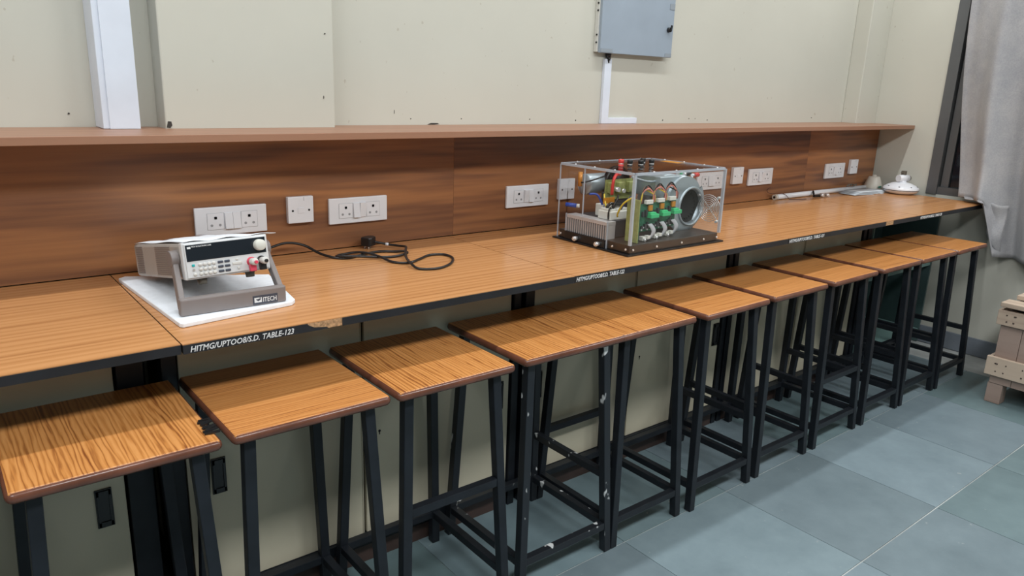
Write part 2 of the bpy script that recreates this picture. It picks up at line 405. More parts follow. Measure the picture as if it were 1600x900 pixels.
# window in the right wall, night outside
wn = struct(bx(.012, .06, WIN[0], WIN[0]+.05, WIN[2], WIN[3]), 'window_1', M['alu'])
def wpart(b, name, mat): return b.build(name, mat, wn)
wpart(bx(-.012, .07, WIN[1]-.055, WIN[1]+.004, WIN[2]+.001, WIN[3]), 'window_frame', M['alu'])
wpart(bx(.0, .07, WIN[0]+.05, WIN[1]-.055, WIN[2], WIN[2]+.045), 'window_sill_rail', M['alu'])
wpart(bx(.0, .07, WIN[0]+.05, WIN[1]-.055, WIN[3]-.045, WIN[3]), 'window_head_rail', M['alu'])
wpart(bx(.022, .055, WIN[1]-.105, WIN[1]-.062, WIN[2]+.046, WIN[3]-.046), 'sash_stile', M['alu'])
wpart(bx(.022, .055, -1.25, -1.20, WIN[2]+.046, WIN[3]-.046), 'mullion', M['alu'])
wpart(bx(.036, .041, WIN[0]+.05, WIN[1]-.106, WIN[2]+.046, WIN[3]-.046), 'pane', M['glass'])
wpart(bx(.018, .024, WIN[1]-.09, WIN[1]-.078, 1.62, 1.70), 'latch', M['dbhinge'])

# ------------------------------------------------------------------ walnut panelling and shelf along the back
pn = thing('wood_panelling', 'dark walnut laminate panelling fixed to the wall behind the bench', 'wall panel', (-4, .009, .917))
for x0, x1 in ((-9.55, -8.186), (-8.183, -5.731), (-5.7302, -3.2778), (-3.277, -.8208), (-.82, -.012)):
    part(bx(x0, x1, 0, .018, .9175, 1.3015), 'panel_board', M['panel'], pn)
sh = B().prism([(XL+.01, -.207), (-.002, -.207), (-.002, .044), (-.2455, .044), (-.2455, WY-.001), (-3.7305, WY-.001), (-3.7305, .044), (-4.2685, .044), (-4.2685, WY-.001), (XL+.01, WY-.001)], 1.302, 1.3228)
sh = sh.build('wall_shelf', M['shelf'], None, .001); tag(sh, 'long narrow walnut shelf running above the wood panelling', 'shelf')

# ------------------------------------------------------------------ lab tables
ZT = .915
TEXTS = {1: ('HITMG/UPTOO8/S.D. TABLE-123', -4.449, .236), 2: ('HITMG/UPTOO8/S.D. TABLE-122', -3.293, .216), 3: ('HITMG/UPTOO8/S.D. TABLE-121', -2.1, .27), 4: ('HITMG/UPTOO8/S.D. TABLE-120', -.9105, .25)}
LT = {0: 'lab table at left end, bare worktop, no lettering in view', 1: 'lab table with grey bench instrument, lettered TABLE-123, chipped front edge', 2: 'lab table carrying the clear acrylic box of electronics', 3: 'lab table just right of the acrylic box, pale chip at its right front edge', 4: 'short lab table in the corner beside the window curtain'}
tabs = [(-5.645, -4.4665), (-4.4635, -3.3015), (-3.2985, -2.1065), (-2.1035, -.9165), (-.9115, -.075)]
YTF = [-.703, -.708, -.706, -.706, -.706]
legx = {0: [(-5.62, -5.575), (-4.556, -4.496)], 1: [(-4.456, -4.42), (-3.335, -3.306)], 2: [(-3.285, -3.245), (-2.137, -2.11)], 3: [(-2.096, -2.066), (-.955, -.925)], 4: [(-.905, -.872), (-.125, -.09)]}
CHIP = {1: (-4.178, -4.088), 3: (-1.272, -1.195)}
for k, (x0, x1) in enumerate(tabs):
    yf = YTF[k]
    t = thing('lab_table', LT[k], 'table', ((x0+x1)/2, -.35, 0), 'lab tables in a row along the wall')
    part(bx(x0, x1, yf, -.002, ZT-.0215, ZT-.0022), 'tabletop_core', M['edge_black'], t)
    top = part(bx(x0, x1, yf-.0005, -.0015, ZT-.002, ZT), 'tabletop', M['table'], t)
    if k in CHIP:
        a, b_ = CHIP[k]
        eb = B().box(x0, a, yf-.0022, yf-.0002, ZT-.0225, ZT-.002); eb.box(b_, x1, yf-.0022, yf-.0002, ZT-.0225, ZT-.002)
        if k == 1: eb.prism([(a, -.0205), (a+.055, -.0205), (a+.048, -.0165), (a+.016, -.012), (a+.003, -.005), (a, -.002)], 0, .002, Matrix.Translation((0, yf-.0002, ZT-.002)) @ FRONT)
        part(eb, 'edge_band', M['edge_black'], t)
        part(bx(a, b_, yf-.0009, yf+.001, ZT-.0215, ZT-.0022), 'exposed_chipboard', M['chip'], t, label='pale chipboard where the black edging has broken off')
    else:
        part(bx(x0, x1, yf-.0022, yf-.0002, ZT-.0225, ZT-.002), 'edge_band', M['edge_black'], t)
    for a, b_ in (legx[k][:1] if k == 4 else legx[k]):
        part(bx(a, b_, -.460, -.418, .0, ZT-.0225), 'leg', M['black'], t, .002)
        part(bx(a, b_, -.10, -.06, .0, ZT-.0225), 'leg', M['black'], t, .002)
        part(bx(a+.004, b_-.004, -.418, -.10, .10, .13), 'side_rail', M['black'], t)
    part(bx(legx[k][0][0], legx[k][1][1], -.09, -.06, ZT-.06, ZT-.023), 'apron_rail', M['black'], t)
    if k in TEXTS:
        tx, xx, w = TEXTS[k]
        lettering(tx, .0185, Matrix.Translation((xx, yf-.0026, ZT-.0195)) @ FRONT, M['white_letter'], t, .25, w)

# ------------------------------------------------------------------ cabinets under the tables
cabs = [(-5.56, -4.562, -5.05), (-4.414, -3.341, -3.900), (-3.239, -2.143, -2.716), (-2.06, -.961, -1.512)]
handles = [(-5.42, -4.612), (-4.335, -3.384), (-3.205, -2.222), (-1.99, None)]
handles[2] = (-3.208, -2.168); handles[1] = (-4.335, -3.385)
CL = ['beige double-door cabinet under the bare left-end table', 'beige double-door cabinet under the table with the bench instrument', 'beige double-door cabinet under the table with the acrylic box', 'beige double-door cabinet under the table right of the acrylic box']
for k, (x0, x1, xm) in enumerate(cabs):
    c = thing('storage_cabinet', CL[k], 'cabinet', ((x0+x1)/2, -.25, 0), 'beige cabinets under the tables')
    part(bx(x0, x1, -.436, -.11, .096, .885), 'carcass', M['cab_dark'], c)
    for n, (a, b_) in enumerate(((x0, xm-.009), (xm+.004, x1))):
        d = part(bx(a, b_, -.450, -.4365, .097, .884), 'door', M['cabinet'], c, .0015)
        hx = handles[k][n]
        if hx is not None:
            hp = B().box(hx-.019, hx+.019, -.4545, -.450, .388, .492); ho = part(hp, 'recessed_handle', M['blackplastic'], d, .001)
            fr = B().box(hx-.016, hx-.011, -.458, -.4545, .392, .488); fr.box(hx+.011, hx+.016, -.458, -.4545, .392, .488); fr.box(hx-.016, hx+.016, -.458, -.4545, .476, .488); fr.box(hx-.016, hx+.016, -.458, -.4545, .392, .404)
            for zz in (.399, .482): fr.cyl((hx, -.4585, zz), (hx, -.4579, zz), .003, n=8)
            ho2 = fr.build('handle_rim', M['blackplastic'], d)
        if n == 1:
            kh = B().cyl((xm+.052, -.4512, .436), (xm+.052, -.4498, .436), .0042, n=10); kh.box(xm+.0505, xm+.0535, -.4512, -.4498, .424, .436)
            part(kh, 'keyhole', M['dark'], d)
    part(bx(xm-.009, xm-.0065, -.452, -.4365, .097, .884), 'door_edge', M['cabinet'], c)
    part(bx(x0, x1, -.462, -.43, .060, .0955), 'base_rail', M['black'], c, .001)
    part(bx(x0, x1, -.457, -.44, .0, .0595), 'plinth', M['plinth'], c)
# open teal cupboard under the corner table
c = thing('open_cupboard', 'dark teal open-fronted cupboard under the corner table by the window', 'cupboard', (-.45, -.25, 0))
part(bx(-.86, -.845, -.455, -.11, 0, .885), 'side_panel', M['teal'], c); part(bx(-.032, -.017, -.455, -.11, 0, .885), 'side_panel', M['teal'], c)
part(bx(-.845, -.032, -.13, -.115, .05, .885), 'back_panel', M['teal'], c)
part(bx(-.845, -.032, -.45, -.13, .07, .085), 'bottom_board', M['teal_light'], c)
part(bx(-.845, -.032, -.452, -.432, .495, .55), 'cross_rail', M['teal_light'], c, label='pale teal rail across the cupboard opening')
part(bx(-.847, -.838, -.459, -.455, .0, .885), 'edge_strip', M['teal_light'], c)

# ------------------------------------------------------------------ stools
def make_stool(w, grain, dirty=False, style='A', open_side=0, name='stool'):
    """built about its own origin: x centre, y front -.2025 .. back .2025, z 0..0.75"""
    root = bpy.data.objects.new(name, None); C.objects.link(root); root.empty_display_size = .05
    fm = M['spattered'] if dirty else M['black']
    h = w/2; D = .2025; ZS = .75
    st = bx(-h+(.0005 if open_side < 0 else .006), h-(.0005 if open_side > 0 else .006), -D+.006, D-.006, ZS-.022, ZS).build('seat', M['seat_'+grain], root, .003)
    # half-round lipping round the seat
    prof = [(0, ZS), (.006, ZS-.0015), (.010, ZS-.006), (.0115, ZS-.012), (.010, ZS-.018), (.006, ZS-.0225), (0, ZS-.024)]
    e = B(); n = len(prof); rc = .004; corners = []
    for cx_, cy_, a0 in ((h-.0115-rc, D-.0115-rc, 0), (-h+.0115+rc, D-.0115-rc, PI/2), (-h+.0115+rc, -D+.0115+rc, PI), (h-.0115-rc, -D+.0115+rc, 1.5*PI)):
        for q in range(4): corners.append((cx_, cy_, a0+PI/2*q/3))
    if open_side:                      # the side butted against its neighbour has no lipping
        if open_side > 0: corners = [(h-.0005, D-.0115-rc, PI/2)]+corners[4:12]+[(h-.0005, -D+.0115+rc, 1.5*PI)]
        else: corners = [(-h+.0005, -D+.0115+rc, 1.5*PI)]+corners[12:]+corners[:4]+[(-h+.0005, D-.0115-rc, PI/2)]
    for cx_, cy_, a in corners:
        for off, z in prof: e.v.append((cx_+math.cos(a)*(rc+off), cy_+math.sin(a)*(rc+off), z))
    L = len(corners)
    for i in range(L-1 if open_side else L):
        for q in range(n-1):
            e.f.append((i*n+q, ((i+1) % L)*n+q, ((i+1) % L)*n+q+1, i*n+q+1)); e.sm.append(True)
    e.build('edging', M['edging'], st)
    tw = .027
    def P(sx, sy, z):
        t = 1-z/(ZS-.026); top = (sx*(h-.046), sy*(D-.044)); bot = (sx*(h-.0145), sy*(D-(.006 if sy < 0 else .020)))
        return (top[0]+(bot[0]-top[0])*t, top[1]+(bot[1]-top[1])*t, z)
    for sx in (-1, 1):
        for sy in (-1, 1):
            B().leg(P(sx, sy, ZS-.026), P(sx, sy, 0), tw).build('leg', fm, root, .002)
    ap = B()
    for sy in (-1, 1): ap.box(-h+.06, h-.06, sy*(D-.06)-.01, sy*(D-.06)+.01, ZS-.038, ZS-.0225)
    for sx in (-1, 1): ap.box(sx*(h-.07)-.01, sx*(h-.07)+.01, -D+.071, D-.071, ZS-.038, ZS-.0225)
    for sx in (-1, 1):
        for sy in (-1, 1): ap.box(sx*(h-.046)-.013, sx*(h-.046)+.013, sy*(D-.05)-.013, sy*(D-.05)+.013, ZS-.030, ZS-.0225)
    ap.build('seat_frame', fm, root)
    low = [('f', .095), ('b', .095), ('l', .095), ('r', .095)]
    bars = {'D': low, 'B': [('f', .40), ('b', .11), ('l', .11), ('r', .11)], 'E': low+[('r', .275)], 'F': low+[('b', .275)], 'H': low+[('l', .275)],
            'I': low+[('l', .275), ('r', .275)], 'C': low+[('f', .30), ('l', .275), ('r', .275)]}[style]
    for s_, z in bars:
        a, b_ = {'f': ((-1, -1), (1, -1)), 'b': ((-1, 1), (1, 1)), 'l': ((-1, -1), (-1, 1)), 'r': ((1, -1), (1, 1))}[s_]
        pa = Vector(P(*a, z)); pb = Vector(P(*b_, z)); d = (pb-pa).normalized()*.0136
        B().bar(pa+d, pb-d, .024, .024).build('stretcher', fm, root, .0015)
    return root
def copy_tree(o, parent=None):
    c_ = o.copy(); C.objects.link(c_)
    if parent is not None: c_.parent = parent
    for ch in list(o.children): copy_tree(ch, c_)
    return c_
stools = [
 (-5.231, -4.8335, 'y', 0, 'D', 'stool cut off by the left edge of the photo, first in the row', 0),
 (-4.823, -4.440, 'y', 0, 'D', 'leftmost full stool, bold grain front to back, torn right edging', 0),
 (-4.423, -4.040, 'x', 0, 'D', 'stool in front of the bench instrument, fine grain running sideways', 0),
 (-4.022, -3.655, 'y', 0, 'B', 'stool left of the paint-spattered one, single high front stretcher', 0),
 (-3.616, -3.2210, 'y', 1, 'E', 'stool with white paint spatters on its black legs', 0),
 (-3.2208, -2.863, 'y', 0, 'F', 'stool butted tightly to the right of the paint-spattered one', 0),
 (-2.823, -2.445, 'x', 0, 'E', 'stool right in front of the acrylic electronics box', 0),
 (-2.408, -2.030, 'x', 0, 'H', 'stool fifth from the window end of the row', 0),
 (-1.985, -1.610, 'x', 0, 'C', 'stool fourth from the window end, with two front stretchers', 0),
 (-1.565, -1.200, 'x', 0, 'I', 'stool third from the window end of the row', 0),
 (-1.180, -.800, 'x', 0, 'I', 'stool second from the window end, worn pale corner', 0),
 (-.785, -.425, 'x', 0, 'I', 'last stool at the window end, beside the curtain', 0)]
protos = {}
for x0, x1, g, dirty, style, lab, rz in stools:
    osd = 1 if 'spatters on' in lab else (-1 if 'butted' in lab else 0)
    key = (round((x1-x0)/.02), g, dirty, style, osd)
    if key in protos: r = copy_tree(protos[key])
    else: r = make_stool(x1-x0, g, dirty, style, osd); protos[key] = r
    r.location = ((x0+x1)/2, -.6695+random.uniform(-.004, .002), 0); r.rotation_euler = (0, 0, random.uniform(-.006, .006))
    if 'butted' in lab or 'spatters on' in lab: r.location.y = -.663; r.rotation_euler = (0, 0, 0)
    tag(r, lab, 'stool', 'wood-topped stools along the bench')
    if 'torn' in lab:
        tb = B()
        for q in range(9):
            yy = -.155+q*.0085; tb.bar((.170+random.uniform(-.006, .006), yy, .7525), (.197, yy+random.uniform(-.012, .012), .7545), .007, .003)
        tn = tb.build('torn_edging', M['blackplastic'], r); tn['label'] = 'torn black scrap of edging at the right side'

# ------------------------------------------------------------------ socket plates on the panelling
def six_plate(x0, lab, tilt):
    w, z0, h = .2205, 1.003, .0875
    t = thing('socket_plate', lab, 'power socket', (x0+w/2, -.006, z0), 'six-module socket plates on the panelling')
    part(bx(x0, x0+w, -.012, -.0005, z0, z0+h), 'cover_plate', M['white_plastic'], t, .0025)
    zc = z0+h/2
    for cx_ in (x0+.061, x0+w-.056):
        so = part(bx(cx_-.025, cx_+.025, -.0132, -.012, zc-.025, zc+.025), 'socket', M['white_plastic'], t, .0006)
        hb = B()
        hb.cyl((cx_, -.0136, zc+.011), (cx_, -.0131, zc+.011), .0045, n=10); hb.box(cx_-.0045, cx_+.0045, -.0136, -.0131, zc+.006, zc+.015)
        for s_ in (-1, 1): hb.cyl((cx_+s_*.0125, -.0136, zc-.012), (cx_+s_*.0125, -.0131, zc-.012), .0042, n=10)
        part(hb, 'pin_holes', M['grey_socket'], so)
        ln = B()
        for a in ((cx_-.0256, cx_-.025, zc-.0256, zc+.0256), (cx_+.025, cx_+.0256, zc-.0256, zc+.0256), (cx_-.0256, cx_+.0256, zc-.0256, zc-.025), (cx_-.0256, cx_+.0256, zc+.025, zc+.0256)): ln.box(a[0], a[1], -.0129, -.0119, a[2], a[3])
        part(ln, 'module_gap', M['grey_socket'], so)
    xs = x0+.0885
    for q in range(2):
        a = xs+q*.0245; up = tilt[q]
        poly = [(-.0121, zc-.025), (-.0205 if up else -.0155, zc-.025), (-.0155 if up else -.0205, zc+.025), (-.0121, zc+.025)]
        sw = B(); k = 0
        sw.v += [(a, y, z) for y, z in poly]+[(a+.0238, y, z) for y, z in poly]
        sw.f += [(0, 1, 2, 3), (7, 6, 5, 4), (0, 4, 5, 1), (1, 5, 6, 2), (2, 6, 7, 3), (3, 7, 4, 0)]; sw.sm += [False]*6
        part(sw, 'rocker_switch', M['white_plastic'], t, .0006)
def data_plate(x0, lab, w=.087):
    z0 = 1.020; h = .0865
    t = thing('data_plate', lab, 'wall plate', (x0+w/2, -.01, z0), 'small blank data plates on the panelling')
    part(bx(x0, x0+w, -.018, -.0005, z0, z0+h), 'cover_plate', M['white_plastic'], t, .002)
    zc = z0+h/2-.002
    for s_ in (-1, 1): part(B().cyl((x0+w/2+s_*.028, -.0186, zc), (x0+w/2+s_*.028, -.0178, zc), .0036, n=12), 'screw_hole', M['dark'], t)
    part(bx(x0+w/2-.011, x0+w/2+.011, -.0192, -.018, zc-.009, zc+.009), 'jack_shutter', M['white_plastic'], t, .0005)
    part(bx(x0+w*.62, x0+w*.63, -.0186, -.0178, z0+h-.014, z0+h-.002), 'cable_notch', M['grey_socket'], t)
six_plate(-4.2235, 'white socket plate directly above the grey bench instrument', (1, 1))
data_plate(-3.934, 'white square data plate between two socket plates above the power cord')
six_plate(-3.789, 'white socket plate above the coiled black power cord', (1, 0))
six_plate(-3.029, 'white socket plate just left of the acrylic box', (0, 1))
data_plate(-2.753, 'white square data plate seen through the left of the acrylic box')
six_plate(-1.830, 'white socket plate seen through the right of the acrylic box', (1, 1))
data_plate(-1.543, 'white square data plate just right of the acrylic box')
six_plate(-1.395, 'white socket plate right of the acrylic box, beside a data plate', (1, 0))
six_plate(-.624, 'white socket plate nearest the room corner', (0, 1))
data_plate(-.345, 'white square data plate nearest the room corner')

# ------------------------------------------------------------------ wall fittings above the shelf
d = thing('cable_duct', 'wide white cable duct rising up the wall at left', 'cable duct', (-4.388, .085, 1.323))
part(bx(-4.4345, -4.3415, .034, .139, 1.3235, CEIL-.002), 'duct_body', M['duct'], d, .002)
part(bx(-4.4185, -4.3395, .029, .034, 1.3235, CEIL-.002), 'duct_lid', M['duct'], d, .001)
b_ = thing('distribution_box', 'grey steel distribution box on the wall, black key lock', 'electrical box', (-2.22, .12, 1.63))
part(bx(-2.452, -1.985, .118, .1395, 1.632, 2.22), 'box_body', M['dbedge'], b_, .002)
dr = part(bx(-2.446, -1.972, .103, .118, 1.629, 2.22), 'box_door', M['dbbox'], b_, .002)
for x0, x1, z0, z1 in ((-2.443, -2.370, 1.632, 1.648), (-2.018, -1.974, 1.632, 1.648), (-2.008, -1.974, 1.842, 1.868)):
    part(bx(x0, x1, .1012, .1032, z0, z1), 'corner_plate', M['dbhinge'], dr)
part(B().cyl((-2.008, .104, 1.752), (-2.008, .088, 1.752), .011, .010, 14).bar((-2.008, .0865, 1.746), (-2.004, .0865, 1.772), .005, .009), 'key_lock', M['blackplastic'], dr)
hb = B()
for z in (1.668, 1.70, 1.80, 1.83): hb.box(-2.455, -2.450, .119, .1265, z, z+.007)
part(hb, 'hinge_pins', M['blackplastic'], b_)
g = B(); g.cyl((-2.368, .128, 1.6315), (-2.368, .128, 1.615), .014, .012); g.tube([(-2.374, .126, 1.617), (-2.37, .126, 1.603), (-2.366, .128, 1.59)], .006); g.tube([(-2.36, .126, 1.617), (-2.364, .126, 1.60)], .006)
part(g, 'cable_gland', M['blackplastic'], b_)
t = thing('wall_trunking', 'slim white trunking dropping from the grey box to the shelf', 'cable trunking', (-2.36, .13, 1.3235))
part(bx(-2.389, -2.346, .124, .1395, 1.3235, 1.606), 'upright_length', M['duct'], t, .0015)
part(bx(-2.3455, -2.152, .126, .1395, 1.3235, 1.350), 'level_length', M['duct'], t, .0015)

# ------------------------------------------------------------------ foam sheet, bench instrument, power cord
fo = B(); fp = [(-4.462, -.098), (-4.443, -.083), (-4.098, -.26), (-4.137, -.538), (-4.152, -.556), (-4.430, -.596), (-4.436, -.588)]
fo.prism(fp, ZT+.0005, ZT+.0115); fo = fo.build('foam_sheet', M['foam'], None, .002)
tag(fo, 'white packing foam sheet lying under the grey bench instrument', 'foam sheet')
yaw, pit = math.radians(4.7), math.radians(-10.3)
IM = Matrix.Translation((-4.316, -.136, .938)) @ Matrix.Rotation(yaw, 4, 'Z') @ Matrix.Rotation(pit, 4, 'X')
ins = thing('bench_instrument', 'grey bench power instrument with keypad, tilted up on its carrying handle', 'test instrument', mat=IM)
def ip(b, name, mat, par=None, bevel=0, label=None):   # local instrument coordinates
    o = b.build(name, mat, par or ins, bevel)
    if label: o['label'] = label
    return o
HW, DEP, HT = .1065, .375, .089
case = ip(bx(-HW, HW, -DEP+.022, 0, 0, HT-.001), 'case', M['case'], None, .008)
ip(bx(-HW-.001, HW+.001, -DEP+.004, -DEP+.0225, -.001, HT), 'front_bezel', M['bezel'], None, .003)
fc = ip(bx(-HW+.004, HW-.004, -DEP, -DEP+.005, .003, HT-.004), 'front_panel', M['bezel'], None, .001)
lid = B().grid(lambda u, v: (-HW+.005+u*(2*HW+.022)-(.05*v if u > .9 else .02*v*u), -DEP+.004+v*(DEP-.002), HT+.002+.004*math.sin(u*5+v*4)*math.sin(v*7)*.6+.002*math.sin(u*17)), 18, 18)
ip(lid, 'plastic_film', M['foam'], None, 0, 'loose white protective film on the top').modifiers.new('s', 'SOLIDIFY').thickness = .0012
# side vents: two blocks of slots on the left side
vs = B()
for q in range(15):
    z = .010+q*.0049
    vs.box(-HW-.0012, -HW+.0005, -.075, -.022, z, z+.0022)
    vs.box(-HW-.0012, -HW+.0005, -.285, -.175, z, z+.0022)
ip(vs, 'vent_slots', M['bail'], case)
# front details: local front plane y=-DEP
FY = -DEP
def fx(u): return -HW+.004+u*(2*HW-.008)
ds = ip(bx(fx(.012), fx(.985), FY-.0012, FY+.001, .043, HT-.0065), 'display_window', M['display'], fc, .0008)
lo = B().box(fx(.03), fx(.07), FY-.0016, FY-.0011, .0735, .0785)
ip(lo, 'logo', M['white_letter'], ds)
me = text_mesh('ITECH  DC ELECTRONIC LOAD', .0048, 0, .048); me.transform(Matrix.Translation((fx(.078), FY-.0014, .0762)) @ FRONT); me.materials.clear(); me.materials.append(M['white_letter'])
o = bpy.data.objects.new('lettering', me); C.objects.link(o); o.parent = ds
kx, kz = fx(.895), .0635
ip(B().lathe((kx, FY, kz), [(0, -.017), (.012, -.017), (.0138, -.0155), (.0145, -.002), (.0145, 0)], 28, 'y'), 'rotary_knob', M['knob'], fc)
bt0 = None
for r in range(3):
    for c_ in range(4):
        x = fx(.155+.054*c_); z = .033-r*.0112
        b2 = B().lathe((x, FY, z), [(0, -.0038), (.0036, -.0036), (.0044, -.0024), (.0046, 0)], 14, 'y'); ip(b2, 'key', M['button'], fc)
    for c_ in range(2):
        x = fx(.395+.082*c_); z = .0335-r*.0112
        ip(bx(x-.0068, x+.0068, FY-.003, FY, z-.003, z+.003), 'function_key', M['darkbutton'], fc, .002)
z = .033
ip(bx(fx(.075)-.0034, fx(.075)+.0034, FY-.003, FY, z-.003, z+.003), 'power_key', M['tealbutton'], fc, .0012)
ip(B().cyl((fx(.075), FY-.002, z-.011), (fx(.075), FY, z-.011), .003, n=12), 'indicator', M['case'], fc)
ip(B().lathe((fx(.085), FY, z-.0222), [(0, -.003), (.004, -.0028), (.0046, 0)], 14, 'y'), 'key', M['button'], fc)
ar = B()
ar.box(fx(.60)-.003, fx(.60)+.003, FY-.0025, FY, .0325, .0365); ar.box(fx(.545)-.001, fx(.65)+.002, FY-.0022, FY, .0215, .0285); ar.box(fx(.61)-.003, fx(.61)+.003, FY-.0025, FY, .010, .0155)
ip(ar, 'arrow_keys', M['button'], fc, .001)
for u, cm, jm in ((.775, 'pinkred', 'pinkred'), (.905, 'blackplastic', 'blackplastic')):
    x = fx(u); z = .024
    tp = ip(B().lathe((x, FY, z), [(.0115, 0), (.0115, -.004), (.009, -.005), (.009, -.006)], 20, 'y'), 'terminal', M[cm], fc)
    ip(B().lathe((x, FY, z), [(.0085, -.006), (.0092, -.008), (.0092, -.024), (.0085, -.026), (0, -.026)], 20, 'y'), 'terminal_cap', M['button'], tp)
    ip(B().cyl((x+.001, FY-.031, z-.001), (x+.001, FY-.0255, z-.001), .0042, n=14), 'banana_hole', M[jm], tp)
    ip(bx(x-.0085, x+.0075, FY-.0125, FY-.002, z-.024, z-.006), 'terminal_tail', M[cm], tp, .001)
for x, y in ((-.06, -.345), (.062, -.345), (-.06, -.05), (.062, -.05)):
    ip(B().cyl((x, y, -.0165 if y < -.2 else -.004), (x, y, 0), .0105, .0125, 14).box(x-.016, x+.016, y-.006, y+.012, -.004, .0005), 'foot', M['foot'])
# carrying handle swung down as a stand (drawn in the instrument's own frame)
inv = IM.inverted()
def hp(x, y, z): return inv @ Vector((x, y, z))
bail = B()
def wbox(b, x0, x1, y0, y1, z0, z1): b.box(x0, x1, y0, y1, z0, z1)
xl, xr = -4.4215, -4.1635
bb = B(); bb.box(xl, xr, -.549, -.527, ZT+.0118, ZT+.054)
bb.xf(inv @ Matrix.Translation((0, 0, 0)))
ho = ip(bb, 'handle_bar', M['bail'], None, .004)
for x, s_ in ((xl, 1), (xr, -1)):
    top = Vector((s_*-(HW+.0085), -.330, .052)); tw_ = IM @ top
    a = B(); botp = Vector((x+s_*.007, -.538, ZT+.03)); 
    a.bar(inv @ botp, inv @ tw_, .014, .021, up=(0, 1, 0)); ip(a, 'handle_arm', M['bail'], None, .003)
    a = B(); a.cyl(top+Vector((-s_*.011, 0, 0)), top+Vector((s_*.009, 0, 0)), .0205, .021, 24); ip(a, 'pivot_hub', M['bail'], None, .002)
bd = B().box(-4.250, -4.187, -.5498, -.5488, ZT+.0155, ZT+.038); bd.xf(inv); bo = ip(bd, 'badge', M['darkbutton'], ho)
lg = B().prism([(0, 0), (.0185, 0), (.0185, .0125), (.0155, .0125), (.0155, .006), (.009, .003), (.003, .0085), (.013, .0095), (.013, .0125), (0, .0125)], 0, .0004, Matrix.Translation((-4.2465, -.5499, ZT+.0205)) @ FRONT); lg.xf(inv); ip(lg, 'badge_logo', M['white_letter'], bo)
me = text_mesh('ITECH', .0165, 0, .0345); me.transform(inv @ Matrix.Translation((-4.2245, -.5499, ZT+.0205)) @ FRONT); me.materials.clear(); me.materials.append(M['white_letter'])
o = bpy.data.objects.new('lettering', me); C.objects.link(o); o.parent = bo
# power cord
ZC = ZT+.0045
cd = thing('power_cord', 'loosely looped black power cord with moulded plug on the bench', 'power cord', (-3.66, -.2, ZT))
pts = [(-4.22, -.10, .975), (-4.12, -.08, .955), (-4.03, -.05, .952), (-3.955, -.035, .962), (-3.90, -.05, .952), (-3.865, -.095, ZC+.01), (-3.83, -.14, ZC), (-3.79, -.16, ZC), (-3.72, -.135, ZC), (-3.665, -.125, ZC), (-3.62, -.15, ZC), (-3.60, -.19, ZC+.006), (-3.615, -.22, ZC+.006), (-3.67, -.215, ZC), (-3.75, -.195, ZC+.006), (-3.80, -.17, ZC+.008), (-3.825, -.135, ZC+.004), (-3.79, -.105, ZC), (-3.74, -.13, ZC+.007), (-3.715, -.20, ZC+.007), (-3.70, -.28, ZC), (-3.66, -.315, ZC), (-3.60, -.285, ZC), (-3.545, -.255, ZC), (-3.50, -.27, ZC), (-3.50, -.325, ZC), (-3.55, -.39, ZC), (-3.62, -.425, ZC), (-3.675, -.40, ZC), (-3.675, -.35, ZC+.007), (-3.645, -.27, ZC+.008), (-3.605, -.20, ZC+.014), (-3.575, -.15, ZC+.012), (-3.575, -.10, ZC+.006), (-3.60, -.07, ZC+.008), (-3.625, -.058, ZC+.014), (-3.645, -.05, ZC+.018)]
part(B().tube(pts, .0042, 8, 5), 'cable', M['blackplastic'], cd)
pm = Matrix.Translation((-3.660, -.043, ZT+.024)) @ Matrix.Rotation(.5, 4, 'Z')
pl = B().prism([(-.024, -.016), (-.012, -.021), (.016, -.019), (.028, -.006), (.028, .006), (.016, .019), (-.012, .021), (-.024, .016)], -.014, .016, pm)
pg = part(pl, 'plug', M['blackplastic'], cd, .003)
pn_ = B()
for dx, dy in ((-.012, -.008), (-.012, .008), (.008, 0)): pn_.cyl(pm @ Vector((dx, dy, -.0238)), pm @ Vector((dx, dy, -.013)), .0025, n=8)
part(pn_, 'pins', M['steel'], pg)
part(B().cyl((-3.598, -.072, ZC+.008), (-3.607, -.066, ZC+.0095), .0052, n=12), 'cable_marker', M['white_plastic'], cd)

# ------------------------------------------------------------------ acrylic box with power electronics
AX0, AX1, AY0, AY1, AZ0, AZ1 = -2.942, -2.428, -.603, -.222, .916, 1.199
ab = thing('inverter_trainer', 'clear acrylic box of power electronics on a dark tray', 'electronics kit', ((AX0+AX1)/2, (AY0+AY1)/2, ZT))
def ap_(b, name, mat, par=None, bevel=0, label=None, solid=0):
    o = b.build(name, M[mat], par or ab, bevel, INV[ab.name] if par is None else None, solid)
    if label: o['label'] = label
    return o
ap_(bx(AX0-.016, AX1+.016, AY0-.008, AY1+.008, ZT+.0005, ZT+.006), 'base_flange', 'blackplastic', None, .001)
tray = ap_(bx(AX0+.007, AX1-.007, AY0+.007, AY1-.007, ZT+.006, ZT+.036), 'base_tray', 'tray', None, .002)
TH = .005
# left wall has an opening for the heatsink, so it is built from four strips
HY0, HY1, HZ1 = -.487, -.268, 1.018
w1 = B(); w1.box(AX0, AX0+TH, AY0, HY0, ZT+.006, AZ1); w1.box(AX0, AX0+TH, HY1, AY1, ZT+.006, AZ1); w1.box(AX0, AX0+TH, HY0, HY1, HZ1, AZ1)
ap_(w1, 'acrylic_wall', 'acrylic')
ap_(bx(AX1-TH, AX1, AY0, AY1, ZT+.006, AZ1), 'acrylic_wall', 'acrylic')
ap_(bx(AX0+TH, AX1-TH, AY0, AY0+TH, ZT+.006, AZ1), 'acrylic_wall', 'acrylic')
ap_(bx(AX0+TH, AX1-TH, AY1-TH, AY1, ZT+.006, AZ1), 'acrylic_wall', 'acrylic')
ap_(bx(AX0, AX1, AY0, AY1, AZ1, AZ1+TH), 'acrylic_lid', 'acrylic')
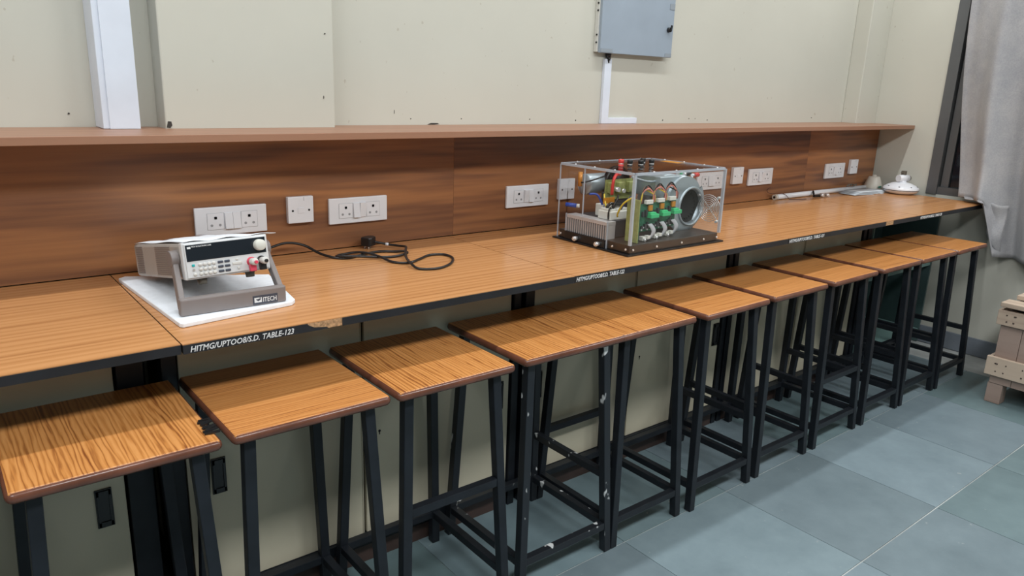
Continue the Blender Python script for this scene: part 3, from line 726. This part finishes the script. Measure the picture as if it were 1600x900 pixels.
# polished edges, their bright glint put into a pale strip colour
ap_(bx(AX0-.0006, AX0+.009, AY0-.0006, AY0+.009, ZT+.037, AZ1), 'corner_joint', 'edge_glint')
ap_(bx(AX1-.009, AX1+.0006, AY0-.0006, AY0+.009, ZT+.037, AZ1), 'corner_joint', 'edge_glint')
ap_(bx(AX1-.007, AX1+.0004, AY1-.007, AY1+.0004, ZT+.037, AZ1), 'corner_joint', 'edge_glint')
ap_(bx(AX0-.0004, AX0+.0035, AY1-.0035, AY1+.0004, ZT+.006, AZ1), 'corner_joint', 'edge_glint')
ap_(bx(AX0-.0006, AX0+.008, AY0+.0095, AY1-.004, AZ1-.003, AZ1+.0056), 'lid_edge', 'edge_glint')
ap_(bx(AX0+.0095, AX1-.0095, AY0-.0006, AY0+.008, AZ1-.003, AZ1+.0056), 'lid_edge', 'edge_glint')
ap_(bx(AX1-.006, AX1+.0006, AY0+.0095, AY1-.008, AZ1-.001, AZ1+.0056), 'lid_edge', 'edge_glint')
ap_(bx(AX0+.004, AX1-.004, AY1-.003, AY1+.0004, AZ1+.001, AZ1+.0054), 'lid_edge', 'edge_glint')
for y in (HY0, HY1): ap_(bx(AX0-.0008, AX0+.0055, y-.001, y+.001, ZT+.006, HZ1), 'cutout_edge', 'edge_glint')
ap_(bx(AX0+.0001, AX0+.0049, -.3562, -.3538, HZ1+.001, AZ1-.003), 'wall_joint', 'edge_glint')
# screws
def screw(p, ax, r=.0045):
    b = B(); n = Vector(ax); p = Vector(p); b.cyl(p, p+n*.003, r, r*.75, 12); ap_(b, 'screw', 'screw')
for x in (-2.925, -2.80, -2.66, -2.53, -2.45): screw((x, AY0-.0005, ZT+.021), (0, -1, 0))
for y in (-.585, -.52, -.245): screw((AX0-.0005, y, ZT+.021), (-1, 0, 0))
for x in (-2.86, -2.74, -2.62, -2.50): screw((x, AY1-.006, AZ1+TH), (0, 0, 1), .004); screw((x+.02, AY0+.006, AZ1+TH), (0, 0, 1), .004)
for y in (-.50, -.40, -.30): screw((AX1-.006, y, AZ1+TH), (0, 0, 1), .004); screw((AX0+.006, y, AZ1+TH), (0, 0, 1), .004)
# heatsink with fan module
hs = ap_(bx(AX0+.001, -2.893, -.483, -.272, 1.003, 1.016), 'heatsink', 'alufin', None, .001)
fb = B()
for q in range(19):
    y = -.4815+q*.01155; fb.box(AX0+.001, -2.893, y, y+.0035, ZT+.0365, 1.003)
ap_(fb, 'fins', 'alufin', hs)
fm_ = ap_(bx(AX0-.006, AX0+.004, HY0+.003, HY1-.003, ZT+.0065, ZT+.0365), 'fan_module', 'blackplastic', None, .001)
for y in (-.34, -.455):
    ap_(B().cyl((AX0-.022, y, ZT+.018), (AX0-.006, y, ZT+.018), .009, .009, 6).cyl((AX0-.026, y, ZT+.018), (AX0-.022, y, ZT+.018), .005, n=10), 'bolt', 'screw', fm_)
ap_(bx(-2.890, -2.80, -.470, -.285, ZT+.0365, 1.0160), 'power_module', 'darkblock', None, .002)
ap_(B().box(-2.905, -2.80, -.465, -.40, 1.0165, 1.048), 'terminal_block', 'ceramic', None, .003)
tb = B()
for q in range(3): tb.box(-2.90+q*.034, -2.873+q*.034, -.460, -.407, 1.048, 1.056)
ap_(tb, 'terminal_caps', 'ceramic', None, .001)
ap_(bx(-2.87, -2.79, -.39, -.35, 1.0165, 1.062), 'terminal_block', 'ceramic', None, .003)
# big black film capacitor and supply board at the middle back
ap_(bx(-2.815, -2.70, -.365, -.322, 1.03, 1.098), 'film_capacitor', 'darkblock', None, .004)
sb = ap_(bx(-2.845, -2.68, -.372, -.368, 1.075, 1.15), 'supply_board', 'pcb_edge')
tr_ = B()
for x, w in ((-2.835, .02), (-2.79, .03), (-2.735, .035)): tr_.box(x, x+w, -.39, -.372, 1.10, 1.14)
ap_(tr_, 'transformers', 'pcb_edge', sb, .002)
ap_(B().cyl((-2.80, -.40, 1.115), (-2.80, -.372, 1.115), .009).cyl((-2.765, -.395, 1.108), (-2.765, -.372, 1.108), .008), 'metal_cans', 'steel', sb)
# second duct-like can at the back left: grey drum with a thick black rim
ap_(B().lathe((-2.855, -.268, 1.122), [(0, 0), (.038, 0), (.040, .003), (.040, .115), (0, .115)], 28, 'x'), 'motor_drum', 'galv')
ap_(B().lathe((-2.715, -.316, 1.125), [(0, 0), (.030, 0), (.034, .004), (.058, .006), (.064, 0), (.068, .006), (.066, .024), (0, .026)], 36, 'y'), 'fan_disc', 'blackplastic')
# centrifugal blower
bc = (-2.487, -.485, 1.043)
def scroll(o, R0, R1, n=40):
    pts = []
    for i in range(n+1):
        t = i/n*2*PI; r = R0+(R1-R0)*i/n; pts.append((o[0]+math.cos(t+PI*.5)*r, o[2]+math.sin(t+PI*.5)*r))
    return pts
bh = B(); n = 40; cx_, cz_ = bc[0]-.028, 1.054
ring_f, ring_b, inl = [], [], []
for i in range(n):
    t = 2*PI*i/n; r = .102+.008*math.cos(t-2.2)
    ring_f.append((cx_+math.cos(t)*r, -.490, cz_+math.sin(t)*r)); ring_b.append((cx_+math.cos(t)*r, -.335, cz_+math.sin(t)*r))
    inl.append((bc[0]+.004+math.cos(t)*.072, -.492, bc[2]+math.sin(t)*.072))
k0 = 0; bh.v += ring_f+ring_b+inl
for i in range(n):
    j = (i+1) % n
    bh.f += [(i, j, n+j, n+i), (i, 2*n+i, 2*n+j, j)]; bh.sm += [True, False]
bh.f.append(tuple(n+i for i in range(n))); bh.sm.append(False)
hous = ap_(bh, 'blower_housing', 'galv')
ap_(B().lathe((bc[0]+.004, -.492, bc[2]), [(.078, 0), (.077, -.005), (.072, -.007), (.067, .002), (.066, .014)], 36, 'y'), 'inlet_ring', 'galv', hous)
ap_(B().lathe((bc[0]+.004, -.492, bc[2]), [(.066, .014), (.035, .05), (0, .054)], 30, 'y'), 'impeller', 'dark', hous)
im = B()
for i in range(24):
    t = 2*PI*i/24; im.bar((bc[0]+.004+math.cos(t)*.055, -.470, bc[2]+math.sin(t)*.055), (bc[0]+.004+math.cos(t)*.055, -.452, bc[2]+math.sin(t)*.055), .002, .008)
ap_(im, 'impeller_blades', 'dark', hous)
fl_ = B().lathe((cx_, -.492, cz_), [(.092, 0), (.112, 0), (.112, .004), (.092, .004)], 40, 'y', (PI*1.02, PI*2.2)); ap_(fl_, 'housing_flange', 'galv', hous)
ap_(bx(-2.66, -2.53, -.478, -.34, 1.085, 1.165), 'blower_outlet', 'galv', hous, .004)
ap_(B().tube([(-2.79, -.45, 1.168), (-2.72, -.45, 1.150), (-2.66, -.45, 1.145), (-2.60, -.45, 1.165), (-2.54, -.45, 1.162), (-2.48, -.45, 1.158)], .0045, 8), 'hose', 'galv')
# tall edge-on circuit board, three gate driver boards
ap_(bx(-2.885, -2.881, -.585, -.53, ZT+.04, 1.105), 'control_board', 'pcb', None, 0)
ap_(B().box(-2.8895, -2.8855, -.587, -.528, ZT+.038, 1.107), 'board_backing', 'pcb_edge')
cl_ = B()
for q in range(9): 
    cl_.box(-2.8805, -2.868, -.582+random.random()*.03, -.552+random.random()*.02, .965+q*.014, .975+q*.014)
ap_(cl_, 'board_chips', 'darkblock')
for q, x in enumerate((-2.815, -2.737, -2.659)):
    y = -.555+.012*q
    bd = ap_(bx(x-.03, x+.034, y, y+.003, .985, 1.085), 'driver_board', 'pcb')
    ck = B()
    for r_ in range(8):
        xx = x-.026+(r_ % 4)*.014; zz = .995+(r_//4)*.045; ck.box(xx, xx+.009, y-.006-.004*(r_ % 2), y, zz, zz+.012+.006*(r_ % 3))
    ap_(ck, 'board_chips', 'darkblock', bd)
    sk = B()
    for r_ in range(6): sk.cyl((x-.024+r_*.01, y-.006, .992+.008*(r_ % 3)), (x-.024+r_*.01, y, .992+.008*(r_ % 3)), .003, n=8)
    ap_(sk, 'solder_cans', 'steel', bd)
    ap_(B().box(x-.004, x+.040, y-.028, y-.004, 1.036, 1.050).box(x-.002, x+.030, y-.022, y-.002, 1.050, 1.056), 'green_plug', 'greenplug', bd, .001)
    ap_(bx(x+.002, x+.022, y-.010, y-.002, 1.060, 1.080), 'orange_relay', 'orange', bd, .0008)
    ap_(bx(x-.018, x+.018, y-.014, y-.001, 1.086, 1.100), 'white_header', 'ceramic', bd, .001)
    for s_, (cm, off) in enumerate((('blackplastic', 0), ('pinkwire', .006), ('pinkwire', -.005), ('yellow' if q < 2 else 'blackplastic', .011))):
        hh = 1.152-s_*.006
        ap_(B().tube([(x-.022-off*.3, y+.01, 1.08), (x-.020, y+.006, 1.125), (x-.004, y+off, hh), (x+.016, y-.004, 1.136-s_*.004), (x+.026+off*.4, y-.008, 1.112), (x+.024+off*.5, y-.008, 1.09)], .0030, 7), 'jumper_wire', cm, bd)
    rb = B().grid(lambda u, v, x=x, y=y: (x-.002+.022*u+.020*math.sin(v*PI)*.9, y-.012-.006*math.sin(v*PI), 1.012-v*.058+.002*u), 2, 12)
    ap_(rb, 'ribbon_cable', 'ribbon', bd, 0, None, .0015)
    ap_(B().box(x-.026, x-.004, y-.016, y+.004, .9535, .968).box(x-.008, x+.008, y-.022, y-.006, .960, .972), 'white_connector', 'ceramic', None, .001)
    ap_(B().cyl((x-.02, y-.02, .9515), (x-.02, y-.02, .963), .004, n=8), 'standoff', 'steel')
# wiring at left
for pts, cm, r_ in (
    ([(-2.79, -.39, 1.17), (-2.82, -.40, 1.172), (-2.845, -.41, 1.15), (-2.848, -.41, 1.10)], 'red', .0062),
    ([(-2.93, -.33, 1.14), (-2.88, -.33, 1.145), (-2.82, -.34, 1.16)], 'blackplastic', .003),
    ([(-2.915, -.36, 1.10), (-2.885, -.37, 1.098), (-2.87, -.38, 1.07), (-2.862, -.39, 1.045)], 'blue', .004),
    ([(-2.88, -.45, 1.055), (-2.86, -.45, 1.09), (-2.835, -.43, 1.10)], 'blackplastic', .004),
    ([(-2.905, -.455, 1.02), (-2.912, -.46, 1.045), (-2.898, -.455, 1.062), (-2.888, -.455, 1.04), (-2.892, -.455, 1.02)], 'blackplastic', .003),
    ([(-2.87, -.44, 1.062), (-2.84, -.43, 1.066), (-2.80, -.42, 1.06)], 'blackplastic', .006),
    ([(-2.89, -.43, 1.06), (-2.86, -.42, 1.07), (-2.83, -.42, 1.062)], 'blackplastic', .006),
    ([(-2.895, -.56, 1.115), (-2.91, -.53, 1.09), (-2.905, -.50, 1.05), (-2.895, -.49, 1.035)], 'yellow', .0035),
    ([(-2.875, -.55, 1.12), (-2.88, -.52, 1.10), (-2.88, -.49, 1.06)], 'blue', .003),
    ([(-2.88, -.42, 1.05), (-2.875, -.40, 1.085), (-2.862, -.385, 1.10)], 'yellow', .003)):
    ap_(B().tube(pts, r_, 8), 'loose_wire', cm)
ap_(bx(-2.886, -2.828, -.4065, -.4045, 1.068, 1.090), 'orange_label', 'orange')
ap_(B().cyl((-2.926, -.318, 1.125), (-2.926, -.318, 1.178), .0085, n=14), 'gold_resistor', 'gold')
ap_(B().tube([(-2.926, -.318, 1.125), (-2.926, -.325, 1.10), (-2.92, -.345, 1.10), (-2.926, -.345, 1.14)], .0012, 6), 'resistor_lead', 'brownwire')
ap_(B().cyl((-2.95, -.272, 1.052), (-2.925, -.305, 1.050), .008, n=12), 'blue_terminal', 'blue')
ap_(B().cyl((-2.925, -.305, 1.050), (-2.918, -.314, 1.050), .007, n=12), 'terminal_nut', 'ceramic')
# binding posts on the lid
for x, y, cm in ((-2.800, -.400, 'red'), (-2.781, -.427, 'blackplastic'), (-2.742, -.446, 'blackplastic'), (-2.676, -.396, 'blackplastic'), (-2.678, -.442, 'blackplastic')):
    p_ = ap_(B().lathe((x, y, AZ1+TH), [(.010, 0), (.010, .006), (.008, .007), (.008, .009), (.0105, .010), (.0105, .022), (.009, .024), (0, .024)], 16), 'binding_post', cm)
    ap_(B().cyl((x, y, AZ1+TH+.0065), (x, y, AZ1+TH+.0098), .0095, n=14), 'washer', 'screw', p_)
    ap_(B().cyl((x, y, AZ1-.008), (x, y, AZ1-.0005), .0085, n=12), 'post_nut', cm, p_)
# terminals through the right wall, wire fan guard, yellow label
for y, cm in ((-.40, 'greenplug'), (-.435, 'blackplastic'), (-.475, 'red')):
    q = ap_(B().cyl((AX1-.03, y, 1.163), (AX1-.0055, y, 1.163), .0085, .0085, 14), 'side_terminal', cm)
    ap_(B().cyl((AX1-.045, y, 1.163), (AX1-.03, y, 1.163), .006, n=10).cyl((AX1-.04, y, 1.135), (AX1-.04, y, 1.163), .003, n=8), 'terminal_stud', 'steel', q)
gd = B(); gc = (AX1+.004, -.535, 1.038)
for k in range(1, 8):
    r_ = .0075*k; gd.tube([(gc[0], gc[1]+math.cos(2*PI*i/24)*r_, gc[2]+math.sin(2*PI*i/24)*r_) for i in range(25)], .0016, 5, 1)
fg = ap_(gd, 'fan_guard', 'steel')
for a in (PI/4, 3*PI/4):
    c_, s_ = math.cos(a)*.066, math.sin(a)*.066
    ap_(B().tube([(gc[0]+.001, gc[1]-c_, gc[2]-s_), (gc[0]+.003, gc[1], gc[2]), (gc[0]+.001, gc[1]+c_, gc[2]+s_)], .0016, 6, 2), 'guard_strut', 'steel', fg)
    for e_ in (-1, 1): ap_(B().cyl((gc[0]-.012, gc[1]+e_*c_, gc[2]+e_*s_), (gc[0]+.004, gc[1]+e_*c_, gc[2]+e_*s_), .0055, n=12), 'guard_screw', 'screw', fg)
ap_(bx(-2.50, -2.455, -.42, -.33, AZ1+TH, AZ1+TH+.001), 'yellow_label', 'orange')
ap_(bx(-2.51, -2.47, -.36, -.30, ZT+.0365, ZT+.05), 'fan_plug', 'blackplastic')

# ------------------------------------------------------------------ things at the window end of the bench
tl = thing('tube_batten', 'white tube light batten lying along the back of the bench', 'tube light', (-.62, -.032, ZT))
part(B().cyl((-1.145, -.032, ZT+.0155), (-.15, -.032, ZT+.0155), .0145, n=16), 'batten_body', M['glosswhite'], tl)
part(B().cyl((-1.163, -.032, ZT+.0155), (-1.1455, -.032, ZT+.0155), .0155, n=16), 'end_cap', M['cream'], tl)
part(B().cyl((-1.1645, -.032, ZT+.0155), (-1.163, -.032, ZT+.0155), .007, n=12), 'end_hole', M['dark'], tl)
w = B().tube([(-1.06, -.06, ZT+.003), (-1.085, -.052, ZT+.026), (-1.11, -.03, ZT+.036), (-1.172, -.02, ZT+.034), (-1.205, -.012, ZT+.045), (-1.2, -.01, ZT+.062), (-1.165, -.008, ZT+.066)], .0016, 6)
w.tube([(-1.06, -.06, ZT+.002), (-1.00, -.095, ZT+.002), (-.95, -.10, ZT+.002)], .0014, 6)
w = w.build('wire_scrap', M['brownwire']); tag(w, 'thin dark brown wire curling over the left end of the tube light', 'wire')
cl = thing('cable_clamp', 'small black and chrome clamp lying beside the tube light', 'clamp', (-.78, -.075, ZT))
part(B().bar((-.83, -.075, ZT+.008), (-.74, -.085, ZT+.008), .012, .014).bar((-.82, -.068, ZT+.016), (-.80, -.05, ZT+.03), .008, .01), 'clamp_bar', M['blackplastic'], cl)
part(B().cyl((-.775, -.105, ZT+.011), (-.775, -.082, ZT+.011), .010, n=12).cyl((-.735, -.115, ZT+.011), (-.735, -.09, ZT+.011), .009, n=12), 'chrome_studs', M['steel'], cl)
tc = thing('wire_bundle', 'small tangle of dark wire ends on the tube light', 'wire', (-.36, -.035, ZT+.03))
b2 = B()
for q in range(6):
    x = -.40+q*.018; b2.tube([(x, -.045+random.uniform(-.01, .01), ZT+.034), (x+.02, -.04, ZT+.046+random.uniform(-.006, .004)), (x+.045, -.03, ZT+.036)], .003, 6)
part(b2, 'wire_ends', M['foot'], tc)
pp = thing('paper_stack', 'thin stack of loose bluish-white papers beside the white dome', 'papers', (-.4, -.12, ZT))
for q in range(5):
    dx = q*.018; rz = Matrix.Translation((-.38+dx, -.125+.003*q, ZT+.001+.0032*q)) @ Matrix.Rotation(-.08+.02*q, 4, 'Z')
    g = B().grid(lambda u, v, rz=rz: rz @ Vector((-.155+u*.31, -.055+v*.11, .002*math.sin(u*6)+(.004*(1-u*4) if u < .25 else 0))), 10, 3)
    part(g, 'sheet', M['bluepaper'], pp, 0, .001)
ck = thing('cone_lampholder', 'small cream cone-shaped lamp holder in the room corner', 'lamp holder', (-.115, -.062, ZT))
part(B().lathe((-.115, -.062, ZT+.0005), [(0, 0), (.052, 0), (.056, .01), (.052, .03), (.036, .078), (.031, .084), (.014, .085), (.012, .094), (0, .095)], 24), 'cone_shell', M['cream'], ck)
part(B().box(-.150, -.118, -.1165, -.113, ZT+.020, ZT+.030), 'green_marking', M['greenprint'], ck)
dm = thing('dome_fitting', 'white disc-shaped enamel fitting with rim bolts and a knobbly cap', 'fan fitting', (-.135, -.235, ZT))
dc = (-.118, -.238, ZT)
part(B().lathe(dc, [(0, .0005), (.065, .0005), (.092, .011), (.102, .024)], 32), 'lower_shell', M['glosswhite'], dm)
part(B().lathe(dc, [(.100, .024), (.100, .0275)], 32), 'rim_gap', M['dark'], dm)
part(B().lathe(dc, [(.102, .0275), (.103, .032), (.096, .043), (.075, .056), (.05, .066), (.02, .072), (0, .073)], 32), 'upper_shell', M['glosswhite'], dm)
for q in range(8):
    t_ = 2*PI*q/8+.3; part(B().cyl((dc[0]+math.cos(t_)*.087, dc[1]+math.sin(t_)*.087, ZT+.045), (dc[0]+math.cos(t_)*.087, dc[1]+math.sin(t_)*.087, ZT+.050), .005, n=8), 'rim_bolt', M['blackplastic'], dm)
part(B().cyl((dc[0]-.035, dc[1]+.01, ZT+.094), (dc[0]+.035, dc[1]-.015, ZT+.094), .021, n=16).cyl((dc[0], dc[1], ZT+.068), (dc[0], dc[1], ZT+.080), .024, n=14), 'white_cap', M['glosswhite'], dm)
part(B().cyl((dc[0]+.035, dc[1]-.015, ZT+.094), (dc[0]+.045, dc[1]-.018, ZT+.094), .017, n=12).box(dc[0]-.005, dc[0]+.018, dc[1]-.012, dc[1]+.012, ZT+.115, ZT+.138).bar((dc[0]-.03, dc[1], ZT+.131), (dc[0]-.005, dc[1], ZT+.128), .006, .006), 'cap_screws', M['foot'], dm)

# ------------------------------------------------------------------ curtain over the window, caught on the table corner
def curt(u, v):
    # u across (0 near the room corner .. 1), v down
    y = -.425-u*1.25
    amp = .055*(.35+.65*min(1, v*1.6))
    x = -.095+amp*math.sin(u*26+.6)+.010*math.sin(u*61+v*3)
    zb = .632-.03*u
    wgt = max(0, min(1, (.20-u)/.05))                    # columns that land on the table
    ztop = 2.46
    z = ztop+(zb-ztop)*v
    if wgt > 0:
        zl = ztop+(.934-ztop)*min(1, v/.86)
        if v > .86:
            e = (v-.86)/.14
            xl_ = x-.10*e+.02*math.sin(e*3+u*20); zl += .006*math.sin(e*PI)+.003
        else:
            xl_ = x-.05*max(0, (v-.72)/.14)**2*math.sin(u*9+.8)
        x = x*(1-wgt)+xl_*wgt; z = z*(1-wgt)+zl*wgt
    y -= .27*max(0, v-.15)**2*(1-u)**2                 # left edge drifts forward lower down
    x -= .018*math.sin(v*9+u*7)*max(0, v-.6)
    return (min(x, -.018), y, z)
cu = B().grid(curt, 120, 70)
cu = cu.build('curtain', M['curtain'], None, 0, None, .003); tag(cu, 'grey woven curtain hanging over the night window, hem caught on the table', 'curtain')
fp_ = B().grid(lambda u, v: (-.085-.035*math.sin(u*3.0)*(1-.3*v)-.012*math.sin(v*7+u*4), -.712-.115*u-.03*v*(1-u), .925+.006*math.sin(u*6)-v*(.17+.115*u)), 12, 14)
fpo = fp_.build('curtain_flap', M['curtain'], cu, 0, None, .003)

# ------------------------------------------------------------------ wooden crate at right
cr = thing('wooden_crate', 'rough pine crate with slatted sides standing at the right', 'crate', (-.45, -1.5, 0))
X0, X1, Y1, Y0 = -.74, -.12, -1.095, -1.95
def plank(b, mat='pine', lab=None, nm='plank'):
    return part(b, nm, M[mat], cr, .002, 0, lab)
for x in (X0+.022, X1-.09):
    for y in (Y1-.07, Y0): part(bx(x, x+.07, y, y+.07, 0, .105), 'foot_block', M['pine2'], cr, .003)
y = Y1-.004; q = 0
while y > Y0+.02:
    wd = .098; plank(bx(X0+.018, X0+.034, max(Y0, y-wd), y-.002, .1055, .488), 'pine2', nm='upright_board'); y -= wd; q += 1
x = X0+.04; 
while x < X1-.02:
    plank(bx(x, min(x+.095, X1), Y1-.018, Y1-.002, .1055, .488), 'pine2', nm='upright_board'); x += .097
plank(bx(X0, X0+.0178, Y0, Y1+.012, .415, .490)); plank(bx(X0-.004, X0+.0178, Y0, Y1+.018, .150, .246), 'pine', 'paler lower cross plank')
plank(bx(X0+.02, X1, Y1-.0018, Y1+.014, .415, .490)); plank(bx(X0+.02, X1, Y1-.0018, Y1+.014, .150, .246))
plank(bx(X0+.035, X1, Y0, Y1-.02, .1055, .12), 'pine2', nm='base_board')
part(bx(X0+.035, X1, Y0, Y1-.02, .30, .46), 'gap_shade', M['dark'], cr)  # black block stands in for the shade behind the lid gap
for k in range(6):
    x = X0-.012+k*.11; rz = Matrix.Translation((0, 0, 0))
    z0 = .508+(.026 if k % 2 else 0)
    plank(bx(x, x+.105, Y0-.01, Y1+.005-(.03 if k % 2 else 0), z0, z0+.022), nm='lid_plank')
for a in (-1.12, -1.88): part(bx(X0+.03, X1, a-.012, a+.012, .4905, .507), 'lid_batten', M['pine2'], cr)
nl = B()
for y in (-1.115, -1.15, -1.23, -1.33, -1.42):
    for z in (.435, .468): nl.cyl((X0-.0015, y-random.uniform(0, .02), z), (X0+.001, y-random.uniform(0, .02), z), .0035, n=8)
    for z in (.175, .215): nl.cyl((X0-.0055, y-random.uniform(0, .02), z), (X0-.003, y-random.uniform(0, .02), z), .0035, n=8)
part(nl, 'nail_heads', M['nail'], cr)['kind'] = 'stuff'
